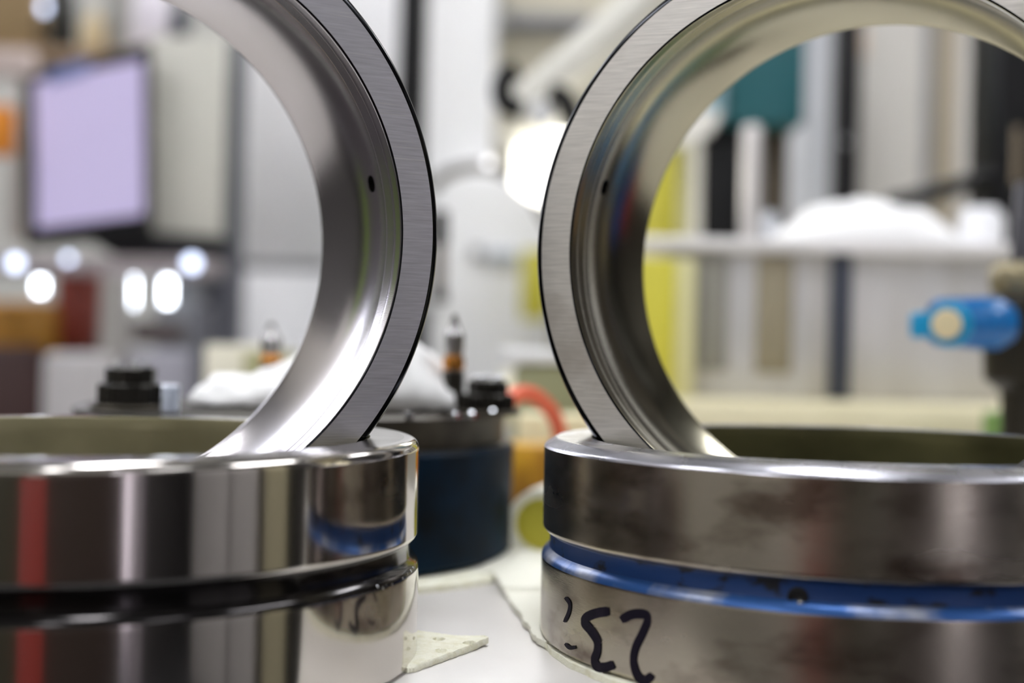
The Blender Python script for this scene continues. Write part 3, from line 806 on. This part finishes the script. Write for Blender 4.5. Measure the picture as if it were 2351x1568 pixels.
# ------------------------------------------------------------------ task lamp in the middle
ld = 12.0; lk = ld*U/F_PX
lamp = empty('task_lamp', (at(1560, 500, ld).x, 13.2*U, BC_Z), 'pale grey articulated task lamp with glowing round head between the rings', 'lamp')
tube_o = link('arm', tube_me([at(1172, 268, ld), at(1290, 165, ld+.1), at(1420, 52, ld+.2), at(1560, -90, ld+.4)], 46*lk, 24), mat('lamp_arm_grey', (212, 210, 200), .4), lamp)
link('rear_arm', tube_me([at(1560, -90, ld+.4), at(1600, 300, ld+1.0), Vector((at(1600, 500, ld+1).x, (ld+1)*U, BC_Z))], 14*lk, 16), mat('lamp_arm_grey', (212, 210, 200), .4), lamp)
tube('clamp', [at(1188, 160, ld-.5), at(1160, 178, ld-.5), at(1152, 215, ld-.5), at(1165, 240, ld-.5), at(1200, 252, ld-.5)], 24*lk, black_plastic, lamp, 16)
tube('clamp', [at(1262, 212, ld-.5), at(1292, 224, ld-.5), at(1310, 262, ld-.5), at(1308, 300, ld-.5)], 24*lk, black_plastic, lamp, 16)
kk = lathe('knob', [(0, -26*lk), (26*lk, -24*lk), (32*lk, -10*lk), (32*lk, 10*lk), (26*lk, 24*lk), (0, 26*lk)], white_paint, lamp, seg=32); kk.location = at(1243, 262, ld-.4); kk.rotation_euler = (PI/2, 0, .2)
# head: oblong shade above a glowing oval diffuser that faces the bench and the camera
hl = quad_slab('shade', [(1146, 300), (1290, 262), (1655, 252), (1640, 300), (1560, 330), (1180, 336)], ld+.3, .05, mat('lamp_shade_white', (222, 220, 212), .4), lamp)
gp4 = [(1180, 338), (1300, 292), (1470, 296), (1498, 400), (1400, 468), (1290, 482), (1215, 452), (1176, 420)]
quad_slab('diffuser', gp4, ld+.1, .03, task_glow, lamp)
localise(lamp)

# ------------------------------------------------------------------ white machine in the middle and its fittings
wm = empty('machining_centre', (at(1050, 500, 20).x, 20*U, 0), 'large white machining centre enclosure between the rings', 'machine')
on_table_box('panel', 962, 1118, -420, 20, .3, mat('bright_white_paint', (240, 240, 240), .4), wm, .006, 0)
on_table_box('panel', 540, 900, -420, 20.6, .3, mat('soft_white_paint', (244, 244, 246), .45), wm, .006, at(700, 603, 20.6).z)
on_table_box('seam', 530, 900, 598, 20.7, .25, grey_paint, wm, .002, at(700, 628, 20.7).z)
on_table_box('panel', 540, 900, 622, 20.6, .3, mat('soft_white_paint', (244, 244, 246), .45), wm, .006, 0)
on_table_box('door', 1000, 1262, 395, 19.3, .2, mat('bright_white_paint', (240, 240, 240), .4), wm, .02, 0)
on_table_box('recess', 1110, 1560, -400, 21.5, .2, mat('recess_cream', (190, 184, 164), .6), wm, .004, 0)
slab_px('crossbar', 1140, 1360, 28, 62, 21.2, .1, grey_paint, wm)
slab_px('side_cover', 1112, 1160, -300, 75, 21.0, .1, mat('cover_grey', (150, 150, 144), .6), wm)
slab_px('handle', 1120, 1190, 576, 596, 19.1, .04, mat('blue_grey_strip', (186, 194, 206), .5), wm)
slab_px('latch', 1082, 1108, 568, 590, 19.1, .04, grey_paint, wm)
localise(wm)
dp2 = empty('black_post', (at(930, 300, 15).x, 15*U, 0), 'tall black post left of the white machining centre panel', 'post')
on_table_box('shaft', 896, 958, -260, 15, .07, black_plastic, dp2, .006, at(930, 700, 15).z)
on_table_box('base', 880, 975, 700, 15, .1, dark_paint, dp2, .006, 0)
localise(dp2)
ch = tube('cable_conduit', [at(985, 440, 13), at(1030, 398, 13), at(1110, 384, 13), at(1185, 412, 13), at(1250, 492, 13), at(1290, 620, 13), Vector((at(1300, 700, 13).x, 13*U, BC_Z+.004))], .0085, mat('grey_conduit', (104, 101, 97), .5))
tag(ch, 'grey cable conduit arching between the two upright rings', 'conduit')
cb = lathe('glint_disc', [(0, -.004), (.005, -.002), (.0055, 0), (.005, .002), (0, .004)], mat('soft_glint', (244, 244, 248), .5, emit=1.3), None, at(1122, 374, 12.95), (PI/2, 0, 0), 24)  # highlight of a chrome screw on the conduit, drawn as a glowing disc
tag(cb, 'small round metal highlight, drawn glowing, on the top of the grey conduit arch', 'indicator light')
spn = empty('probe_spindle', (at(1012, 600, 11).x, 11*U, at(1012, 700, 11).z), 'slim black and grey probe spindle right of the left upright ring', 'spindle')
slab_px('head', 990, 1028, 482, 562, 11, .02, black_plastic, spn)
slab_px('shaft', 996, 1024, 560, 668, 11, .018, mat('taupe_metal', (128, 120, 114), .4, .5), spn)
slab_px('foot', 992, 1026, 664, 694, 11, .02, black_plastic, spn)
tb = link('column', tube_me([at(1008, 690, 11.1), at(1008, 800, 11.1), Vector((at(1008, 800, 11.1).x, 11.1*U, 0.0))], .006, 12), white_paint, spn)
localise(spn)
o = slab_px('yellow_tag', 1196, 1262, 574, 734, 18.7, .02, yellow); tag(o, 'square yellow tag on the white machining centre beside the right ring', 'tag')

# ------------------------------------------------------------------ left background
md = 15.0
mon = empty('monitor', at(205, 330, md), 'black framed monitor with a lilac screen at upper left', 'monitor')
quad_slab('bezel', [(50, 180), (338, 98), (340, 542), (58, 566)], md, .03, black_plastic, mon)
quad_slab('screen', [(80, 188), (326, 138), (328, 492), (84, 524)], md-.06, .008, screen_glow, mon)
quad_slab('stand', [(150, 520), (520, 545), (520, 600), (280, 600)], md+.2, .02, dark_paint, mon)
quad_slab('blue_sticker', [(112, 160), (205, 132), (205, 166), (112, 196)], md-.08, .004, mat('dusty_blue', (110, 124, 176), .5), mon)
localise(mon)
pcab = empty('control_box', (at(260, 300, 15.6).x, 15.6*U, 1), 'cream control box behind the lilac monitor', 'cabinet')
slab_px('housing', 332, 508, 82, 562, 15.4, .04, cream_paint, pcab)
slab_px('side_plate', 14, 72, 186, 545, 15.7, .2, mat('pinkish_grey_paint', (196, 190, 186), .5), pcab)
on_table_box('pedestal', 350, 450, 540, 15.5, .05, grey_paint, pcab, .006, 0)
localise(pcab)
gp = empty('grey_post', (at(525, 400, 15.95).x, 15.95*U, 0), 'slim grey post between the cream control box and white panels', 'post')
on_table_box('shaft', 506, 544, 90, 15.95, .03, mat('post_grey', (86, 89, 96), .5), gp, .004, 0)
on_table_box('lower_housing', 462, 545, 568, 15.9, .05, mat('slate_paint', (84, 84, 92), .5), gp, .01, 0)
localise(gp)
mach = empty('grey_machine', (at(300, 800, 14).x, 14*U, 0), 'low grey machine table below the lilac monitor', 'machine')
on_table_box('cover', 92, 235, 812, 13.2, .2, mat('warm_grey_paint', (186, 182, 182), .5), mach, .012, 0)
on_table_box('pillar', 222, 278, 632, 13.6, .06, mat('pillar_grey', (150, 146, 142), .5), mach, .008, 0)
on_table_box('bed', 270, 462, 806, 13.8, .2, mat('lilac_grey_paint', (160, 158, 168), .5), mach, .01, 0)
on_table_box('bed_edge', 440, 470, 700, 13.7, .05, mat('slate_paint', (84, 84, 92), .5), mach, .004, 0)
slab_px('crossbeam', -120, 490, 588, 628, 14.6, .08, mat('rosy_grey_paint', (160, 150, 152), .5), mach)
slab_px('motor', 292, 402, 735, 790, 14.4, .08, mat('mud_grey', (88, 78, 76), .5), mach)
localise(mach)
rm = empty('red_machine', (at(120, 700, 17).x, 17*U, 0), 'rust red machine guard at the left edge behind the glowing highlights', 'machine')
on_table_box('guard', 118, 202, 618, 15.6, .12, rust_paint, rm, .01, at(150, 800, 15.6).z)
on_table_box('ochre_body', -140, 118, 690, 15.4, .3, ochre, rm, .02, at(0, 860, 15.4).z)
on_table_box('skirt', -140, 96, 790, 15.2, .3, maroon, rm, .02, 0)
on_table_box('lower_body', 96, 230, 760, 15.9, .2, mat('dark_olive_brown', (84, 66, 40), .5), rm, .02, 0)
localise(rm)
o = slab_px('orange_cover', -60, 14, 240, 350, 14.6, .05, orange_paint); tag(o, 'orange machine cover at the far left edge beside the monitor', 'cover')
o = on_table_box('cream_carton', 466, 600, 792, 9.6, .1, mat('pale_card2', (222, 218, 200), .7)); tag(o, 'pale cream box behind the white cloth, seen through the left ring', 'box')
o = on_table_box('olive_carton', 556, 668, 806, 9.4, .06, mat('olive_card', (160, 158, 118), .6)); tag(o, 'small olive box behind the brass collared fitting', 'box')

# metal highlights in the left background, drawn as glowing tubes and discs
def glint_tube(px, y0, y1, D, w, m, label):  # a glowing tube in place of an oblong highlight on metal
    r = empty('metal_glint', at(px, y1, D), label, 'metal highlight', None)
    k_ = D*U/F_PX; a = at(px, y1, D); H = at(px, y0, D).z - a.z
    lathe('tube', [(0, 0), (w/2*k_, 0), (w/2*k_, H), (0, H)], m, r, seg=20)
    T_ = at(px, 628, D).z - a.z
    lathe('glint_mount', [(0, H), (w*.7*k_, H), (w*.7*k_, T_), (0, T_)], grey_paint, r, seg=20)  # mount added only to hang the glowing tube from the beam
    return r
glint_tube(384, 642, 696, 14.85, 20, glint_bright, 'bright white metal highlight drawn glowing, right of its twin below the monitor')
glint_tube(302, 640, 702, 14.85, 16, glint_bright, 'bright metal highlight drawn as a glowing tube directly below the monitor, beside the larger one')
glint_tube(92, 642, 672, 14.85, 20, glint_bright, 'bright white metal highlight drawn glowing, at the left above the maroon skirt')
def glint(px, py, D, r, label):  # a small glowing disc in place of a dim metal highlight
    o = lathe('glint_disc', [(0, -.004), (r, -.004), (r, 0), (r*.6, .002), (0, .003)], glint_dim, None, at(px, py, D), (PI/2, 0, 0), 24)
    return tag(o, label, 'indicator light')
glint(34, 604, 14.58, .010, 'dim bluish metal highlight drawn glowing at the far left edge below the monitor')
glint(440, 604, 14.58, .011, 'dim bluish metal highlight drawn glowing beside the slate post housing')
glint(156, 594, 14.58, .006, 'tiny dim metal highlight drawn glowing under the lower left monitor corner')

# shelf with bottles above the monitor
shD = 17.5
sh = empty('wall_shelf', at(200, 100, shD), 'brown shelf board with clutter above the lilac monitor', 'shelf')
slab_px('board', -200, 470, 108, 138, shD, .2, mat('shelf_brown', (158, 132, 104), .6), sh)
for x_ in (-180, 440): on_table_box('upright', x_, x_+22, 130, shD, .2, grey_paint, sh, .003, 0)
localise(sh)
SHZ = at(200, 108, shD).z
def shelf_item(name, px, w, ytop, m, label, cat, boxy=False, D=shD+.4):
    k_ = D*U/F_PX; a = at(px, 100, D); H = at(px, ytop, D).z - SHZ; r = w/2*k_
    if boxy: o = link(name, box_me(0, 0, H/2, 2*r, 1.6*r, H, .004), m)
    else: o = lathe(name, [(0, 0), (r*.95, 0), (r, .004), (r, H*.62), (r*.85, H*.74), (r*.35, H*.82), (r*.35, H), (0, H)], m, None, seg=40)
    o.location = (a.x, a.y, SHZ+.0005); return tag(o, label, cat)
shelf_item('cardboard_box', 30, 130, -40, brown_card, 'brown cardboard box at the left end of the shelf', 'box', True)
shelf_item('dark_bottle', 142, 66, -70, mat('bottle_dark', (44, 44, 40), .25), 'tall dark bottle on the shelf next to the cardboard box', 'bottle')
shelf_item('cream_jar', 215, 62, 22, mat('jar_cream', (216, 196, 156), .4), 'small cream jar on the shelf right of the dark bottle', 'jar')
shelf_item('grey_box', 268, 40, -30, mat('box_grey', (150, 148, 142), .5), 'narrow grey box on the shelf between cream jar and white bottle', 'box', True)
shelf_item('white_bottle', 345, 84, -60, mat('bottle_white', (236, 230, 240), .35), 'large white bottle at the right end of the shelf', 'bottle')
shelf_item('navy_bottle', 414, 40, -20, mat('bottle_navy', (30, 34, 60), .3), 'slim navy bottle squeezed beside the large white bottle', 'bottle')
o = slab_px('pink_cloth', -80, 70, 110, 170, 16.6, .04, mat('cloth_pinkish', (206, 190, 184), .8)); 
tag(o, 'pinkish folded cloth hanging off the left end of the shelf', 'cloth')
o = slab_px('bottle_glint', 62, 138, 4, 26, 17.85, .012, glint_dim); tag(o, 'small cool bottle highlight, drawn glowing, at the top left corner on the cardboard box', 'lamp')  # bluish highlight of a clear bottle, drawn as an emissive strip

# ------------------------------------------------------------------ the workshop behind the camera (seen in the polished steel)
def room_box(name, x0, x1, y0, y1, z0, z1, m, label, cat, parent=None):
    o = link(name, box_me((x0+x1)/2, (y0+y1)/2, (z0+z1)/2, x1-x0, y1-y0, z1-z0, .006), m, parent)
    return tag(o, label, cat) if label else o
def locker(x0, x1, y0, y1, z1, m, label):
    r = empty('locker', ((x0+x1)/2, (y0+y1)/2, 0), label, 'locker')
    room_box('body', x0, x1, y0, y1, 0, z1, m, None, None, r)
    localise(r); return r
room_box('red_reflection_box', -1.32*U, -.80*U, -.80*U, -.22*U, 0, .96, mat('red_clothing_stand_in', (140, 46, 38), .45), 'slim red box added behind the camera for the red streak mirrored in the steel rings', 'cabinet')  # stands in for red clothing beside the camera that the rings mirror
dk = mat('dark_locker_paint', (58, 56, 56), .5)
locker(1.95, 3.3, -3.1, -2.5, 2.0, dk, 'dark grey locker mirrored beside the bright window strip')
locker(1.74, 1.93, -3.1, -2.6, 2.0, mat('lilac_grey_locker', (168, 160, 166), .5), 'slim lilac grey locker mirrored right of the bright window strip')
locker(.08, 1.42, -3.1, -2.6, 2.0, mat('dark_brown_locker', (70, 58, 52), .5), 'dark brown locker mirrored left of the bright window strip')
locker(2.7, 3.3, -1.02, -.50, 2.1, mat('pale_locker', (196, 192, 192), .5), 'pale grey locker by the right wall, nearer to the bench')
locker(2.7, 3.3, -1.95, -1.10, 2.1, mat('pale_locker', (196, 192, 192), .5), 'pale grey locker by the right wall, farther from the bench')
locker(2.7, 3.3, -.32, .12, 2.1, mat('beige_locker', (190, 182, 152), .5), 'beige locker by the right wall beside the pale grey lockers')
locker(2.5, 3.3, .5, 2.4, 2.0, dk, 'dark grey locker along the right wall beside the bench')
locker(-3.3, -2.6, .4, 2.6, 2.0, mat('mid_grey_locker', (96, 94, 92), .5), 'mid grey locker along the left wall beside the bench')

locker(2.3, 3.3, 2.5, 4.5, 2.3, mat('black_locker', (40, 40, 40), .4), 'black machine cabinet by the right wall, mirrored in the right bore')
locker(-3.3, -2.45, 2.8, 4.6, 1.75, mat('mauve_grey_locker', (92, 84, 90), .5), 'mauve grey cabinet under the wide high window')
def crate(x, y, w, z0, h, m, label):
    r = empty('crate', (x, y, z0), label, 'crate', 'coloured crates stacked by the right wall')
    link('body', box_me(0, 0, h/2, w, w, h, .01), m, r); link('lid', box_me(0, 0, h+.01, w+.02, w+.02, .02, .004), m, r)
crate(2.1, 2.3, .16, 0, 1.1, mat('crate_blue', (20, 80, 170), .4), 'tall blue crate standing before the black machine cabinet')
crate(2.1, 2.75, .14, 0, 1.2, ochre, 'tall ochre crate standing before the black machine cabinet')
crate(2.1, 2.0, .09, 0, 1.0, red_paint, 'slim red crate standing before the dark grey locker')
pb = empty('bin_stand', (-1.5, 2.05, 0), 'slim grey stand with a lime bin on top, left of the workbench', 'stand')
link('pedestal', box_me(0, 0, .5, .05, .05, 1.0, .004), grey_paint, pb); link('bin', box_me(0, 0, 1.25, .06, .06, .5, .004), mat('lime_plastic', (150, 190, 30), .5), pb)
locker(-1.05, -.22, -3.1, -2.6, 2.0, mat('olive_locker', (74, 72, 58), .5), 'dark olive locker mirrored left of the red box')
locker(1.22, 2.2, 3.0, 4.6, 2.2, mat('added_umber_darkener', (62, 56, 48), .5), 'dark umber cabinet beyond the bench, added out of view to darken the right bore')  # unseen cabinet added to darken what the right bore reflects
